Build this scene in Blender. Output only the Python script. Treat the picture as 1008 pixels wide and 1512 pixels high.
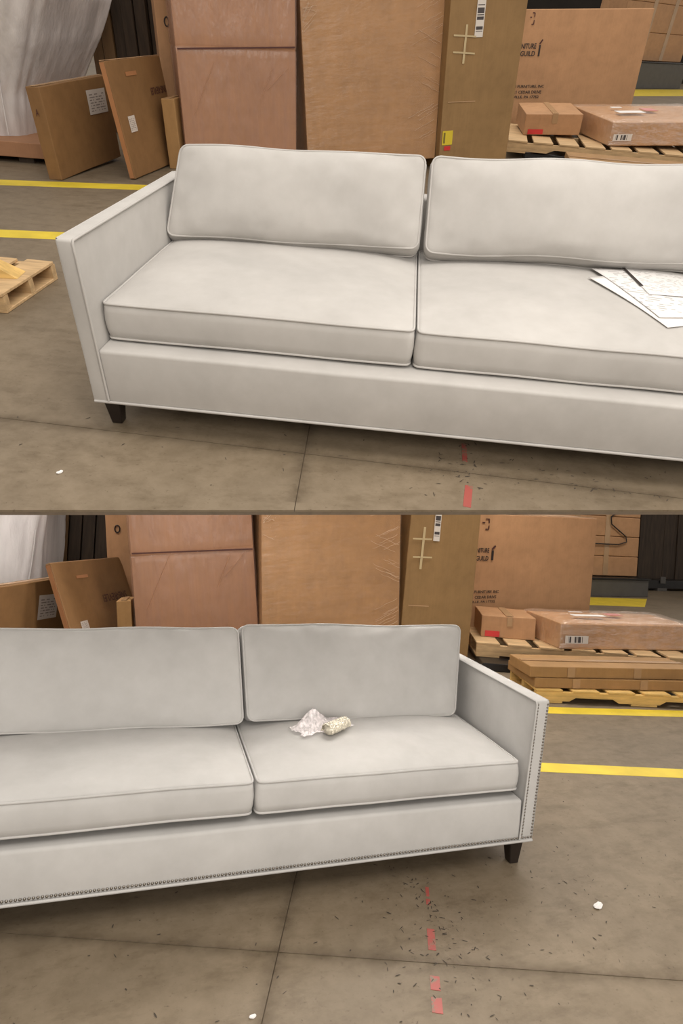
import bpy, bmesh, math, random
from mathutils import Matrix, Vector
from mathutils import noise as _noise
class noise:
    noise = staticmethod(lambda v: _noise.noise(v, noise_basis='PERLIN_NEW'))
    noise_vector = staticmethod(lambda v: _noise.noise_vector(v, noise_basis='PERLIN_NEW'))
random.seed(7)
sc = bpy.context.scene
for o in list(bpy.data.objects): bpy.data.objects.remove(o)

# ------------------------------------------------------------------ camera, world, lamps, exposure
# World axes = the lower hall (its floor is z = 0, its sofa's left front foot corner is the origin).
# HI = frame of the upper deck, a raked platform that carries the other sofa.
LO = Matrix.Identity(4)
HI = Matrix(((0.937762, 0.295446, -0.182524, 0.51469), (-0.344373, 0.723257, -0.598587, 0.404645),
             (-0.044838, 0.624189, 0.779986, 1.598495), (0, 0, 0, 1)))
cam_d = bpy.data.cameras.new('camera')
cam_d.sensor_fit = 'HORIZONTAL'; cam_d.sensor_width = 36.0; cam_d.lens = 880 / 1008 * 36.0
cam_d.clip_end = 200
cam = bpy.data.objects.new('camera', cam_d); sc.collection.objects.link(cam)
R2 = Matrix(((0.952775, -0.297244, 0.062174), (0.056234, -0.028503, -0.998011), (0.298425, 0.954376, -0.010442)))
cm = Matrix((R2[0], -R2[1], -R2[2])).transposed().to_4x4()
cm.translation = Vector((0.72218933, -1.96278813, 1.37074151))
cam.matrix_world = cm
sc.camera = cam

sc.view_settings.view_transform = 'Standard'
sc.view_settings.look = 'None'
sc.view_settings.gamma = 1.0
sc.view_settings.use_curve_mapping = False
sc.view_settings.exposure = 0.06

w = bpy.data.worlds.new('hall_ambience'); sc.world = w; w.use_nodes = True
w.node_tree.nodes['Background'].inputs[0].default_value = (1.0, 0.935, 0.86, 1)
w.node_tree.nodes['Background'].inputs[1].default_value = 0.74

def area(name, M, loc, aim, sx, sy, power, col=(1.0, 0.94, 0.87)):
    d = bpy.data.lights.new(name, 'AREA'); d.shape = 'RECTANGLE'; d.size = sx; d.size_y = sy
    d.energy = power; d.color = col
    o = bpy.data.objects.new(name, d); sc.collection.objects.link(o)
    p = M @ Vector(loc); t = M @ Vector(aim)
    o.matrix_world = Matrix.Translation(p) @ (t - p).to_track_quat('-Z', 'Y').to_matrix().to_4x4()
    return o
area('ceiling_lamp_bank', HI, (0.9, 1.6, 4.6), (0.9, 1.6, 0), 4.0, 2.2, 48)
area('ceiling_lamp_far', HI, (2.5, 8.0, 5.5), (2.5, 8.0, 0), 5.0, 2.5, 150)
area('front_fill_high', LO, (1.4, -3.0, 4.3), (1.5, 1.6, 0.5), 4.0, 1.6, 90)  # unseen fill added above and behind the camera to brighten the lower set
area('front_fill_low', LO, (1.2, -5.8, 1.7), (1.2, 0, 1.5), 5.0, 2.0, 165)  # low fill light added behind the camera to lift the sofa fronts
area('slab_fill_near', LO, (1.5, 1.35, 1.95), (1.45, 1.3, 0), 2.2, 0.25, 40)  # added strip of fill hidden under the upper slab, over the lower sofa
area('slab_fill_far', LO, (3.6, 2.4, 3.3), (3.6, 2.6, 0), 3.4, 0.8, 110)  # unseen fill added under the slab to brighten the lower cartons
area('slab_fill_right', LO, (8.6, 4.8, 4.4), (8.8, 6.0, 0), 3.0, 1.0, 90)  # added out-of-view fill for the dim tiered carton and plinth
area('slab_fill_left', LO, (-0.6, 3.0, 2.7), (-0.5, 3.3, 0), 1.6, 0.5, 45)  # added fill, out of view, lifting the dim cartons and sheeting at left

# ------------------------------------------------------------------ materials
MATS = {}
def new_mat(name):
    m = bpy.data.materials.new(name); m.use_nodes = True
    nt = m.node_tree; b = nt.nodes['Principled BSDF']
    return m, nt, b
def noise_node(nt, scale, detail=4, rough=0.55, stretch=None, coord='Object'):
    tc = nt.nodes.new('ShaderNodeTexCoord'); n = nt.nodes.new('ShaderNodeTexNoise')
    n.inputs['Scale'].default_value = scale; n.inputs['Detail'].default_value = detail; n.inputs['Roughness'].default_value = rough
    if stretch:
        mp = nt.nodes.new('ShaderNodeMapping'); mp.inputs['Scale'].default_value = stretch
        nt.links.new(tc.outputs[coord], mp.inputs[0]); nt.links.new(mp.outputs[0], n.inputs['Vector'])
    else: nt.links.new(tc.outputs[coord], n.inputs['Vector'])
    return n
def ramp(nt, fac, stops):
    r = nt.nodes.new('ShaderNodeValToRGB'); e = r.color_ramp.elements
    while len(e) < len(stops): e.new(0.5)
    for i, (p, c) in enumerate(stops): e[i].position = p; e[i].color = (*c, 1)
    nt.links.new(fac, r.inputs[0]); return r
def mixc(nt, fac, a, b, mode='MIX'):
    m = nt.nodes.new('ShaderNodeMix'); m.data_type = 'RGBA'; m.blend_type = mode
    for s, v in ((0, fac), (6, a), (7, b)):
        if hasattr(v, 'is_output'): nt.links.new(v, m.inputs[s])
        else: m.inputs[s].default_value = v if s == 0 else (*v, 1)
    return m.outputs[2]
def bump(nt, b, h, strength, dist):
    n = nt.nodes.new('ShaderNodeBump'); n.inputs['Strength'].default_value = strength; n.inputs['Distance'].default_value = dist
    nt.links.new(h, n.inputs['Height']); nt.links.new(n.outputs[0], b.inputs['Normal'])
def sc_(c, k): return tuple(min(1, v * k) for v in c)

def mat_plain(name, col, rough=0.6, metal=0.0, var=0.12, scale=6, bmp=0.0, stretch=None):
    m, nt, b = new_mat(name)
    n = noise_node(nt, scale, stretch=stretch)
    r = ramp(nt, n.outputs['Fac'], [(0.3, sc_(col, 1 - var)), (0.7, sc_(col, 1 + var))])
    nt.links.new(r.outputs[0], b.inputs['Base Color'])
    b.inputs['Roughness'].default_value = rough; b.inputs['Metallic'].default_value = metal
    if bmp: bump(nt, b, n.outputs['Fac'], bmp, 0.004)
    MATS[name] = m; return m
def mat_fabric(name, col):
    m, nt, b = new_mat(name)
    n1 = noise_node(nt, 3.2, 5, 0.6); n2 = noise_node(nt, 15, 4, 0.6, (1, 1, 1)); n3 = noise_node(nt, 700, 2)
    r1 = ramp(nt, n1.outputs['Fac'], [(0.3, sc_(col, 0.90)), (0.7, sc_(col, 1.05))])
    r2 = ramp(nt, n2.outputs['Fac'], [(0.3, (0.94, 0.935, 0.93)), (0.7, (1.0, 1.0, 1.0))])
    nt.links.new(mixc(nt, 1.0, r1.outputs[0], r2.outputs[0], 'MULTIPLY'), b.inputs['Base Color'])
    b.inputs['Roughness'].default_value = 0.92
    b.inputs['Sheen Weight'].default_value = 0.18; b.inputs['Sheen Roughness'].default_value = 0.4
    b.inputs['Specular IOR Level'].default_value = 0.15
    bump(nt, b, n3.outputs['Fac'], 0.08, 0.001)
    MATS[name] = m; return m
def mat_kraft(name, col, var=0.1):
    m, nt, b = new_mat(name)
    n1 = noise_node(nt, 2.2, 5, 0.6); n2 = noise_node(nt, 60, 3, 0.5, (1, 1, 0.03)); n3 = noise_node(nt, 9, 6, 0.7)
    r1 = ramp(nt, n1.outputs['Fac'], [(0.3, sc_(col, 1 - var)), (0.7, sc_(col, 1 + var))])
    r2 = ramp(nt, n2.outputs['Fac'], [(0.3, (0.94, 0.94, 0.94)), (0.7, (1, 1, 1))])
    r3 = ramp(nt, n3.outputs['Fac'], [(0.35, (0.86, 0.85, 0.84)), (0.55, (1, 1, 1))])
    c = mixc(nt, 1.0, r1.outputs[0], r2.outputs[0], 'MULTIPLY'); c = mixc(nt, 0.6, c, r3.outputs[0], 'MULTIPLY')
    nt.links.new(c, b.inputs['Base Color']); b.inputs['Roughness'].default_value = 0.62
    b.inputs['Specular IOR Level'].default_value = 0.3
    bump(nt, b, n2.outputs['Fac'], 0.12, 0.002)
    MATS[name] = m; return m
def mat_concrete(name, col):
    m, nt, b = new_mat(name)
    n1 = noise_node(nt, 1.3, 6, 0.62); n2 = noise_node(nt, 11, 6, 0.7); n3 = noise_node(nt, 55, 4, 0.7); n4 = noise_node(nt, 4, 7, 0.75, (1, 2.6, 1))
    r1 = ramp(nt, n1.outputs['Fac'], [(0.3, sc_(col, 0.86)), (0.7, sc_(col, 1.12))])
    r2 = ramp(nt, n2.outputs['Fac'], [(0.3, (0.78, 0.76, 0.72)), (0.6, (1, 1, 1))])
    r3 = ramp(nt, n3.outputs['Fac'], [(0.29, (0.42, 0.38, 0.33)), (0.39, (1, 1, 1))])
    r4 = ramp(nt, n4.outputs['Fac'], [(0.34, (0.66, 0.63, 0.58)), (0.5, (1, 1, 1))])
    c = mixc(nt, 1.0, r1.outputs[0], r2.outputs[0], 'MULTIPLY'); c = mixc(nt, 0.7, c, r3.outputs[0], 'MULTIPLY'); c = mixc(nt, 0.65, c, r4.outputs[0], 'MULTIPLY')
    nt.links.new(c, b.inputs['Base Color'])
    b.inputs['Roughness'].default_value = 0.55; b.inputs['Specular IOR Level'].default_value = 0.35
    bump(nt, b, n3.outputs['Fac'], 0.12, 0.002)
    MATS[name] = m; return m
def mat_worn_paint(name, col, under, lo=0.36, hi=0.46):
    m, nt, b = new_mat(name)
    n = noise_node(nt, 22, 7, 0.75); n2 = noise_node(nt, 5, 4)
    k = ramp(nt, n.outputs['Fac'], [(lo, (0, 0, 0)), (hi, (1, 1, 1))])
    r = ramp(nt, n2.outputs['Fac'], [(0.3, sc_(col, 0.85)), (0.7, sc_(col, 1.1))])
    nt.links.new(mixc(nt, k.outputs[0], under, r.outputs[0]), b.inputs['Base Color'])
    b.inputs['Roughness'].default_value = 0.5
    MATS[name] = m; return m
def mat_film(name, col, alpha, rough=0.22, scale=5, strength=0.9, stretch=(1, 1, 3), gloss=0.02):
    m, nt, b = new_mat(name)
    n = noise_node(nt, scale, 5, 0.6, stretch)
    n2 = noise_node(nt, scale * 2.2, 3, 0.6, (stretch[0] * 1.5, stretch[1], stretch[2] * 0.4))
    b.inputs['Base Color'].default_value = (*col, 1); b.inputs['Roughness'].default_value = rough
    r = ramp(nt, n2.outputs['Fac'], [(0.35, (alpha * 0.6,) * 3), (0.75, (min(1, alpha * 1.8),) * 3)])
    nt.links.new(r.outputs[0], b.inputs['Alpha'])
    bump(nt, b, n.outputs['Fac'], strength, 0.03)
    gl = nt.nodes.new('ShaderNodeBsdfGlossy'); gl.inputs['Color'].default_value = (gloss, gloss, gloss, 1); gl.inputs['Roughness'].default_value = rough * 0.7
    nt.links.new(b.inputs['Normal'].links[0].from_socket, gl.inputs['Normal'])
    ad = nt.nodes.new('ShaderNodeAddShader'); nt.links.new(b.outputs[0], ad.inputs[0]); nt.links.new(gl.outputs[0], ad.inputs[1])
    nt.links.new(ad.outputs[0], nt.nodes['Material Output'].inputs['Surface'])
    MATS[name] = m; return m
def mat_print(name, paper, ink, freq, density=0.5, axis=0, rows=0):
    """paper with bar or text-like printing in object space"""
    m, nt, b = new_mat(name)
    tc = nt.nodes.new('ShaderNodeTexCoord'); sp = nt.nodes.new('ShaderNodeSeparateXYZ'); nt.links.new(tc.outputs['Generated'], sp.inputs[0])
    def mul(s, k):
        q = nt.nodes.new('ShaderNodeMath'); q.operation = 'MULTIPLY'; nt.links.new(s, q.inputs[0]); q.inputs[1].default_value = k
        f = nt.nodes.new('ShaderNodeMath'); f.operation = 'FLOOR'; nt.links.new(q.outputs[0], f.inputs[0]); return f.outputs[0]
    cb = nt.nodes.new('ShaderNodeCombineXYZ')
    nt.links.new(mul(sp.outputs[axis], freq), cb.inputs[0])
    if rows:
        nt.links.new(mul(sp.outputs[1 if axis == 0 else 0], rows), cb.inputs[1])
    wn = nt.nodes.new('ShaderNodeTexWhiteNoise'); nt.links.new(cb.outputs[0], wn.inputs['Vector'])
    k = ramp(nt, wn.outputs['Value'], [(1 - density, (0, 0, 0)), (1 - density + 0.02, (1, 1, 1))])
    fac = k.outputs[0]
    if rows:
        ra = nt.nodes.new('ShaderNodeMath'); ra.operation = 'MULTIPLY'; nt.links.new(sp.outputs[1 if axis == 0 else 0], ra.inputs[0]); ra.inputs[1].default_value = rows
        rf = nt.nodes.new('ShaderNodeMath'); rf.operation = 'FRACT'; nt.links.new(ra.outputs[0], rf.inputs[0])
        rl = nt.nodes.new('ShaderNodeMath'); rl.operation = 'LESS_THAN'; nt.links.new(rf.outputs[0], rl.inputs[0]); rl.inputs[1].default_value = 0.42
        rm = nt.nodes.new('ShaderNodeMath'); rm.operation = 'MULTIPLY'; nt.links.new(rl.outputs[0], rm.inputs[0]); nt.links.new(fac, rm.inputs[1]); fac = rm.outputs[0]
    # margin
    def inside(s, a, c_):
        g = nt.nodes.new('ShaderNodeMath'); g.operation = 'GREATER_THAN'; nt.links.new(s, g.inputs[0]); g.inputs[1].default_value = a
        l = nt.nodes.new('ShaderNodeMath'); l.operation = 'LESS_THAN'; nt.links.new(s, l.inputs[0]); l.inputs[1].default_value = c_
        q = nt.nodes.new('ShaderNodeMath'); q.operation = 'MULTIPLY'; nt.links.new(g.outputs[0], q.inputs[0]); nt.links.new(l.outputs[0], q.inputs[1]); return q.outputs[0]
    q = nt.nodes.new('ShaderNodeMath'); q.operation = 'MULTIPLY'
    nt.links.new(inside(sp.outputs[0], 0.1, 0.9), q.inputs[0]); nt.links.new(inside(sp.outputs[1], 0.12, 0.88), q.inputs[1])
    q2 = nt.nodes.new('ShaderNodeMath'); q2.operation = 'MULTIPLY'; nt.links.new(q.outputs[0], q2.inputs[0]); nt.links.new(fac, q2.inputs[1])
    nt.links.new(mixc(nt, q2.outputs[0], paper, ink), b.inputs['Base Color'])
    b.inputs['Roughness'].default_value = 0.5
    MATS[name] = m; return m

FAB = (0.475, 0.457, 0.433)
mat_fabric('fabric', FAB)
mat_fabric('fabric_cool', (0.465, 0.454, 0.438))
mat_plain('leg_wood', (0.014, 0.009, 0.007), 0.4, scale=20)
mat_concrete('concrete', (0.205, 0.160, 0.108))
mat_plain('joint_filler', (0.15, 0.115, 0.08), 0.9, scale=30)
m, nt, b = new_mat('joint_dirt'); MATS['joint_dirt'] = m
_tc = nt.nodes.new('ShaderNodeTexCoord'); _sp = nt.nodes.new('ShaderNodeSeparateXYZ'); nt.links.new(_tc.outputs['Generated'], _sp.inputs[0])
_n = noise_node(nt, 7, 6, 0.7)
def _m(op, a, c):
    q = nt.nodes.new('ShaderNodeMath'); q.operation = op
    for i, v in enumerate((a, c)):
        if hasattr(v, 'is_output'): nt.links.new(v, q.inputs[i])
        else: q.inputs[i].default_value = v
    return q.outputs[0]
_f = _m('SUBTRACT', 1.0, _m('ABSOLUTE', _m('SUBTRACT', _m('MULTIPLY', _sp.outputs[1], 2.0), 1.0), 0))
_k = ramp(nt, _n.outputs['Fac'], [(0.35, (0.08,) * 3), (0.65, (0.5,) * 3)])
nt.links.new(_m('MULTIPLY', _m('POWER', _f, 1.6), _k.outputs[0]), b.inputs['Alpha'])
b.inputs['Base Color'].default_value = (0.10, 0.07, 0.04, 1); b.inputs['Roughness'].default_value = 0.8
mat_plain('deck_steel', (0.12, 0.1, 0.08), 0.6)
mat_worn_paint('yellow_paint', (0.72, 0.54, 0.035), (0.30, 0.24, 0.13), 0.30, 0.36)
mat_worn_paint('red_paint', (0.34, 0.075, 0.06), (0.18, 0.14, 0.095), 0.41, 0.49)
mat_kraft('kraft_red', (0.385, 0.198, 0.105))
mat_kraft('kraft_mid', (0.42, 0.228, 0.102))
mat_kraft('kraft_olive', (0.30, 0.18, 0.075))
mat_kraft('kraft_light', (0.46, 0.255, 0.128))
mat_kraft('kraft_dark', (0.235, 0.125, 0.05))
mat_kraft('kraft_gold', (0.36, 0.205, 0.082))
mat_plain('kraft_edge', (0.50, 0.31, 0.17), 0.7)
mat_plain('orange_tape', (0.36, 0.16, 0.065), 0.5)
mat_plain('tape', (0.40, 0.25, 0.13), 0.25, scale=3)
mat_plain('pale_tape', (0.55, 0.43, 0.24), 0.3, scale=3)
mat_plain('ink', (0.02, 0.012, 0.01), 0.6)
mat_plain('ink_faded', (0.07, 0.02, 0.015), 0.7)
mat_plain('label_pink', (0.55, 0.2, 0.18), 0.4, scale=3)
mat_plain('label_red', (0.62, 0.03, 0.03), 0.4, scale=3)
mat_print('label_text', (0.58, 0.52, 0.47), (0.24, 0.2, 0.18), 18, 0.62, 0, 9)
mat_print('label_bar', (0.68, 0.62, 0.56), (0.06, 0.05, 0.05), 34, 0.5, 1)
mat_print('label_bar_wide', (0.68, 0.62, 0.56), (0.06, 0.05, 0.05), 40, 0.5, 0)
mat_print('label_yellow', (0.66, 0.5, 0.03), (0.2, 0.15, 0.02), 7, 0.45, 0)
mat_print('sheet_print', (0.74, 0.725, 0.71), (0.42, 0.41, 0.4), 30, 0.45, 0, 26)
mat_plain('paper_white', (0.76, 0.74, 0.72), 0.6, var=0.03)
mat_film('film_pink', (0.50, 0.30, 0.23), 0.16, 0.38, 2.6, 1.0, (2.2, 1, 0.7))
mat_film('film_clear', (0.6, 0.42, 0.29), 0.07, 0.3, 3.4, 1.0, (1.2, 1, 4))
mat_plain('fold', (0.42, 0.22, 0.122), 0.4, var=0.05)
mat_plain('film_ridge', (0.60, 0.42, 0.28), 0.3, var=0.05)
mat_film('film_pack', (0.58, 0.44, 0.35), 0.15, 0.2, 6, 1.0, (1, 2, 2), 0.16)
mat_film('film_bag', (0.92, 0.85, 0.86), 0.62, 0.5, 25, 0.3, (1, 1, 1))
m, nt, b = new_mat('white_sheeting'); MATS['white_sheeting'] = m
n = noise_node(nt, 2.6, 5, 0.6, (2.5, 2.5, 0.6)); r = ramp(nt, n.outputs['Fac'], [(0.3, (0.56, 0.53, 0.525)), (0.7, (0.78, 0.74, 0.735))])
nt.links.new(r.outputs[0], b.inputs['Base Color']); b.inputs['Roughness'].default_value = 0.3; bump(nt, b, n.outputs['Fac'], 0.5, 0.03)
mat_plain('pallet_wood', (0.52, 0.35, 0.18), 0.75, var=0.25, scale=5, bmp=0.2, stretch=(1, 6, 6))
mat_plain('pallet_wood_yellow', (0.62, 0.40, 0.13), 0.75, var=0.25, scale=5, bmp=0.2, stretch=(1, 6, 6))
mat_plain('dark_timber', (0.045, 0.028, 0.016), 0.7, var=0.4, scale=4, stretch=(6, 6, 0.6))
mat_plain('brown_timber', (0.15, 0.085, 0.035), 0.7, var=0.2, scale=4, stretch=(6, 6, 0.6))
mat_plain('black_plastic', (0.012, 0.011, 0.011), 0.3, var=0.3)
mat_plain('grey_steel', (0.085, 0.078, 0.07), 0.5, var=0.1)
mat_plain('dark_wall', (0.022, 0.016, 0.012), 0.9, var=0.3, scale=1)  # near-black colour stands in for deep shade in the gaps between cartons
mat_plain('nail_steel', (0.20, 0.18, 0.155), 0.3, 0.9, var=0.05)
mat_plain('nail_cream', (0.66, 0.61, 0.5), 0.3, 0.3, var=0.3, scale=90)

# ------------------------------------------------------------------ helpers
def link(o): sc.collection.objects.link(o); return o
def mesh_obj(name, verts, faces, mat, parent=None, M=None, smooth=False, kind=None, label=None):
    me = bpy.data.meshes.new(name); me.from_pydata([tuple(v) for v in verts], [], faces); me.update()
    me.materials.append(MATS[mat])
    if smooth:
        for p in me.polygons: p.use_smooth = True
    o = link(bpy.data.objects.new(name, me))
    if parent: o.parent = parent
    if M is not None:
        if parent: o.matrix_local = M
        else: o.matrix_world = M
    if kind: o['kind'] = kind
    if label: o['label'] = label
    return o
def bm_obj(name, bm, mat, parent=None, M=None, smooth=False, kind=None, label=None):
    me = bpy.data.meshes.new(name); bm.normal_update(); bm.to_mesh(me); bm.free(); me.materials.append(MATS[mat])
    if smooth:
        for p in me.polygons: p.use_smooth = True
    o = link(bpy.data.objects.new(name, me))
    if parent: o.parent = parent
    if M is not None:
        if parent: o.matrix_local = M
        else: o.matrix_world = M
    if kind: o['kind'] = kind
    if label: o['label'] = label
    return o
def share(o, parent, M):
    c = link(bpy.data.objects.new(o.name.split('.')[0], o.data)); c.parent = parent; c.matrix_local = M
    return c
def thing(name, label, cat, M, group=None):
    o = link(bpy.data.objects.new(name, None)); o.matrix_world = M; o.empty_display_size = 0.1
    o['label'] = label; o['category'] = cat
    if group: o['group'] = group
    return o
def tag(o, label, cat, group=None):
    o['label'] = label; o['category'] = cat
    if group: o['group'] = group
    return o
def frame(p):
    """floor position, yaw, sideways lean, forward lean -> matrix"""
    x, y, z, yaw, roll, pit = p[:6]
    return Matrix.Translation((x, y, z)) @ Matrix.Rotation(yaw, 4, 'Z') @ Matrix.Rotation(pit, 4, 'X') @ Matrix.Rotation(roll, 4, 'Y')
def hexa(bm, c8, bev=0.0, seg=2, cuts=0):
    """c8: bottom loop of 4 then top loop of 4"""
    vs = [bm.verts.new(c) for c in c8]
    fs = [(3, 2, 1, 0), (4, 5, 6, 7), (0, 1, 5, 4), (1, 2, 6, 5), (2, 3, 7, 6), (3, 0, 4, 7)]
    F = [bm.faces.new([vs[i] for i in f]) for f in fs]
    if bev:
        es = list({e for f in F for e in f.edges})
        bmesh.ops.bevel(bm, geom=es, offset=bev, segments=seg, profile=0.5, affect='EDGES')
def box8(x0, x1, y0, y1, z0, z1):
    return [(x0, y0, z0), (x1, y0, z0), (x1, y1, z0), (x0, y1, z0), (x0, y0, z1), (x1, y0, z1), (x1, y1, z1), (x0, y1, z1)]
def box_obj(name, ext, mat, parent=None, M=None, bev=0.004, seg=1, **k):
    bm = bmesh.new(); hexa(bm, box8(*ext), bev, seg); return bm_obj(name, bm, mat, parent, M, **k)
def tube(path, r, closed=False, n=6):
    pts = [Vector(p) for p in path]; N = len(pts); V = []; Fc = []
    up = Vector((0.123, 0.317, 0.94)).normalized(); prev = None
    for i, p in enumerate(pts):
        a = pts[(i - 1) % N] if (closed or i > 0) else p; c = pts[(i + 1) % N] if (closed or i < N - 1) else p
        t = (c - a).normalized()
        if prev is None: u = t.cross(up).normalized()
        else:
            u = (prev - t * prev.dot(t)); u = u.normalized() if u.length > 1e-6 else t.cross(up).normalized()
        prev = u; v = t.cross(u)
        for k in range(n):
            a_ = 2 * math.pi * k / n; V.append(p + u * (r * math.cos(a_)) + v * (r * math.sin(a_)))
    for i in range(N if closed else N - 1):
        j = (i + 1) % N
        for k in range(n):
            l = (k + 1) % n; Fc.append((i * n + k, i * n + l, j * n + l, j * n + k))
    return V, Fc
def seg_path(a, b, n):
    a = Vector(a); b = Vector(b); return [a.lerp(b, i / n) for i in range(n + 1)]

# ------------------------------------------------------------------ the setting
def clip(poly, a, n, off):
    """keep the side where (p-a).n >= off"""
    out = []
    for i in range(len(poly)):
        p, q = poly[i], poly[(i + 1) % len(poly)]
        dp = (p[0] - a[0]) * n[0] + (p[1] - a[1]) * n[1] - off; dq = (q[0] - a[0]) * n[0] + (q[1] - a[1]) * n[1] - off
        if dp >= 0: out.append(p)
        if dp * dq < 0:
            t = dp / (dp - dq); out.append((p[0] + (q[0] - p[0]) * t, p[1] + (q[1] - p[1]) * t))
    return out
def prism(bm, poly, z0, z1):
    lo = [bm.verts.new((x, y, z0)) for x, y in poly]; hi = [bm.verts.new((x, y, z1)) for x, y in poly]
    bm.faces.new(hi); bm.faces.new(lo[::-1])
    for i in range(len(poly)): j = (i + 1) % len(poly); bm.faces.new((lo[i], lo[j], hi[j], hi[i]))
def nrm(a, b):
    d = Vector((b[0] - a[0], b[1] - a[1])).normalized(); return (-d.y, d.x)
def build_floor(M, poly, j1, j2, thick, label, dirt):
    f = bmesh.new(); prism(f, poly, -thick, -0.007)
    fl = bm_obj('floor', f, 'joint_filler', None, M, kind='structure'); fl['label'] = label
    n1 = nrm(*j1); n2 = nrm(*j2)
    for s1 in (1, -1):
        for s2 in (1, -1):
            q = clip(poly, j1[0], (n1[0] * s1, n1[1] * s1), 0.0018); q = clip(q, j2[0], (n2[0] * s2, n2[1] * s2), 0.0015)
            if len(q) > 2:
                b_ = bmesh.new(); prism(b_, q, -0.007, 0.0); bm_obj('concrete_slab', b_, 'concrete', fl)
    for k, (a, c) in enumerate((j1, j2)):
        a, c = Vector(a), Vector(c); d = (c - a).normalized(); s0, ln = dirt[k]
        Mx = Matrix.Translation((a.x + d.x * s0, a.y + d.y * s0, 0)) @ Matrix.Rotation(math.atan2(d.y, d.x), 4, 'Z')
        mesh_obj('joint_dirt', [(0, -.05, .0006), (ln, -.05, .0006), (ln, .05, .0006), (0, .05, .0006)], [(0, 1, 2, 3)], 'joint_dirt', fl, Mx)
    return fl
def strip(name, fl, quad, mat, z=0.0012, label=None):
    b_ = bmesh.new(); prism(b_, quad, 0.0, z); return bm_obj(name, b_, mat, fl, label=label)
def ccw(q):
    A = sum(q[i][0] * q[(i + 1) % len(q)][1] - q[(i + 1) % len(q)][0] * q[i][1] for i in range(len(q)))
    return q if A > 0 else q[::-1]
def line_strip(name, fl, a, b, wid, mat, label=None):
    n_ = nrm(a, b); h = wid / 2
    q = [(a[0] + n_[0] * h, a[1] + n_[1] * h), (a[0] - n_[0] * h, a[1] - n_[1] * h), (b[0] - n_[0] * h, b[1] - n_[1] * h), (b[0] + n_[0] * h, b[1] + n_[1] * h)]
    return strip(name, fl, ccw(q), mat, label=label)

E0, E1 = Vector((-0.0823, -0.493)), Vector((2.0359, -0.1295)); ed = (E1 - E0).normalized()
big = [(-24, -6), (20, -6), (20, 30), (-24, 30)]
hi_poly = clip(big, E0, (-ed.y, ed.x), 0)
fl1 = build_floor(HI, hi_poly, ((-0.359, 0.004), (2.059, -0.058)), ((0.756, 0.113), (0.779, -0.335)), 0.02, 'brown concrete floor under the plain sofa', ((-1.6, 4.1), (-.6, 1.02)))
fl2 = build_floor(LO, [(-14, -4), (20, -4), (20, 12.2), (-14, 12.2)], ((0.363, 0.048), (1.411, -0.292)), ((1.283, 0.119), (1.078, -0.412)), 0.05, 'brown concrete floor under the nailhead sofa', ((-1.5, 5.0), (-.6, 1.8)))
def ext(a, b, t0, t1):
    a = Vector(a); d = Vector(b) - a; return tuple(a + d * t0), tuple(a + d * t1)
# yellow floor lines
a, b_ = ext((-2.35, 3.58), (-1.23, 3.815), -3, 2.2); line_strip('yellow_line', fl1, a, b_, 0.20, 'yellow_paint')
a, b_ = ext((-1.58, 2.195), (-1.235, 2.248), -8, 8); line_strip('yellow_line', fl1, a, b_, 0.17, 'yellow_paint')
strip('yellow_line', fl1, ccw([(6.9, 19.6), (10.5, 22.6), (11.9, 26.5), (7.75, 22.75)]), 'yellow_paint')
a, b_ = ext((3.535, 1.625), (4.45, 1.44), -1.2, 2); line_strip('yellow_line', fl2, a, b_, 0.135, 'yellow_paint')
a, b_ = ext((2.84, 0.804), (3.57, 0.608), -1.5, 2.5); line_strip('yellow_line', fl2, a, b_, 0.115, 'yellow_paint')
strip('yellow_line', fl2, ccw([(7.2, 6.15), (8.6, 5.98), (9.5, 6.85), (7.9, 6.95)]), 'yellow_paint')
# red paint marks
def mark(fl, x0, y0, x1, y1, wid):
    line_strip('red_paint_mark', fl, (x0, y0), (x1, y1), wid, 'red_paint')
mark(fl1, 1.342, 0.15, 1.339, 0.03, 0.018); mark(fl1, 1.345, -0.115, 1.331, -0.236, 0.026)
for t0, t1, wd in ((0.0, .10, .012), (.13, .19, .014), (.42, .60, .024), (.80, .90, .028), (.95, 1.05, .030)):
    mark(fl2, 1.746 - .199 * t0, -.017 - .482 * t0, 1.746 - .199 * t1, -.017 - .482 * t1, wd)
def scuffs(fl, boxes, seed):
    rr = random.Random(seed); V = []; Fc = []
    for (cx, cy, sx, sy, n_) in boxes:
        for i in range(n_):
            x = rr.gauss(cx, sx); y = rr.gauss(cy, sy); a_ = rr.uniform(0, math.pi); l = rr.uniform(.003, .014); w_ = rr.uniform(.0012, .0035)
            if fl is fl1 and (x - E0.x) * -ed.y + (y - E0.y) * ed.x < .02: continue
            b0 = len(V); c_, s_ = math.cos(a_), math.sin(a_); m_ = rr.randint(5, 7)
            for k in range(m_):
                t_ = 2 * math.pi * k / m_; u = l * math.cos(t_) * rr.uniform(.6, 1); v = w_ * math.sin(t_) * rr.uniform(.6, 1)
                V.append((x + u * c_ - v * s_, y + u * s_ + v * c_, .0014))
            Fc.append(tuple(range(b0, b0 + m_)))
    mesh_obj('scuff_marks', V, Fc, 'scuff', fl, kind='stuff')
mat_plain('scuff', (0.055, 0.042, 0.03), 0.8)
scuffs(fl1, [(1.32, -.02, .05, .12, 40), (1.75, .02, .22, .07, 40), (.5, -.1, .5, .12, 25)], 3)
scuffs(fl2, [(1.70, -.12, .035, .14, 60), (1.60, -.40, .10, .10, 40), (1.95, -.25, .25, .2, 70), (2.5, .1, .4, .3, 60), (1.0, -.2, .5, .15, 30)], 4)
def wall(M, ext_, label):
    o = box_obj('wall_back', ext_, 'dark_wall', None, M, bev=0.02); o['kind'] = 'structure'; o['label'] = label
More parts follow.
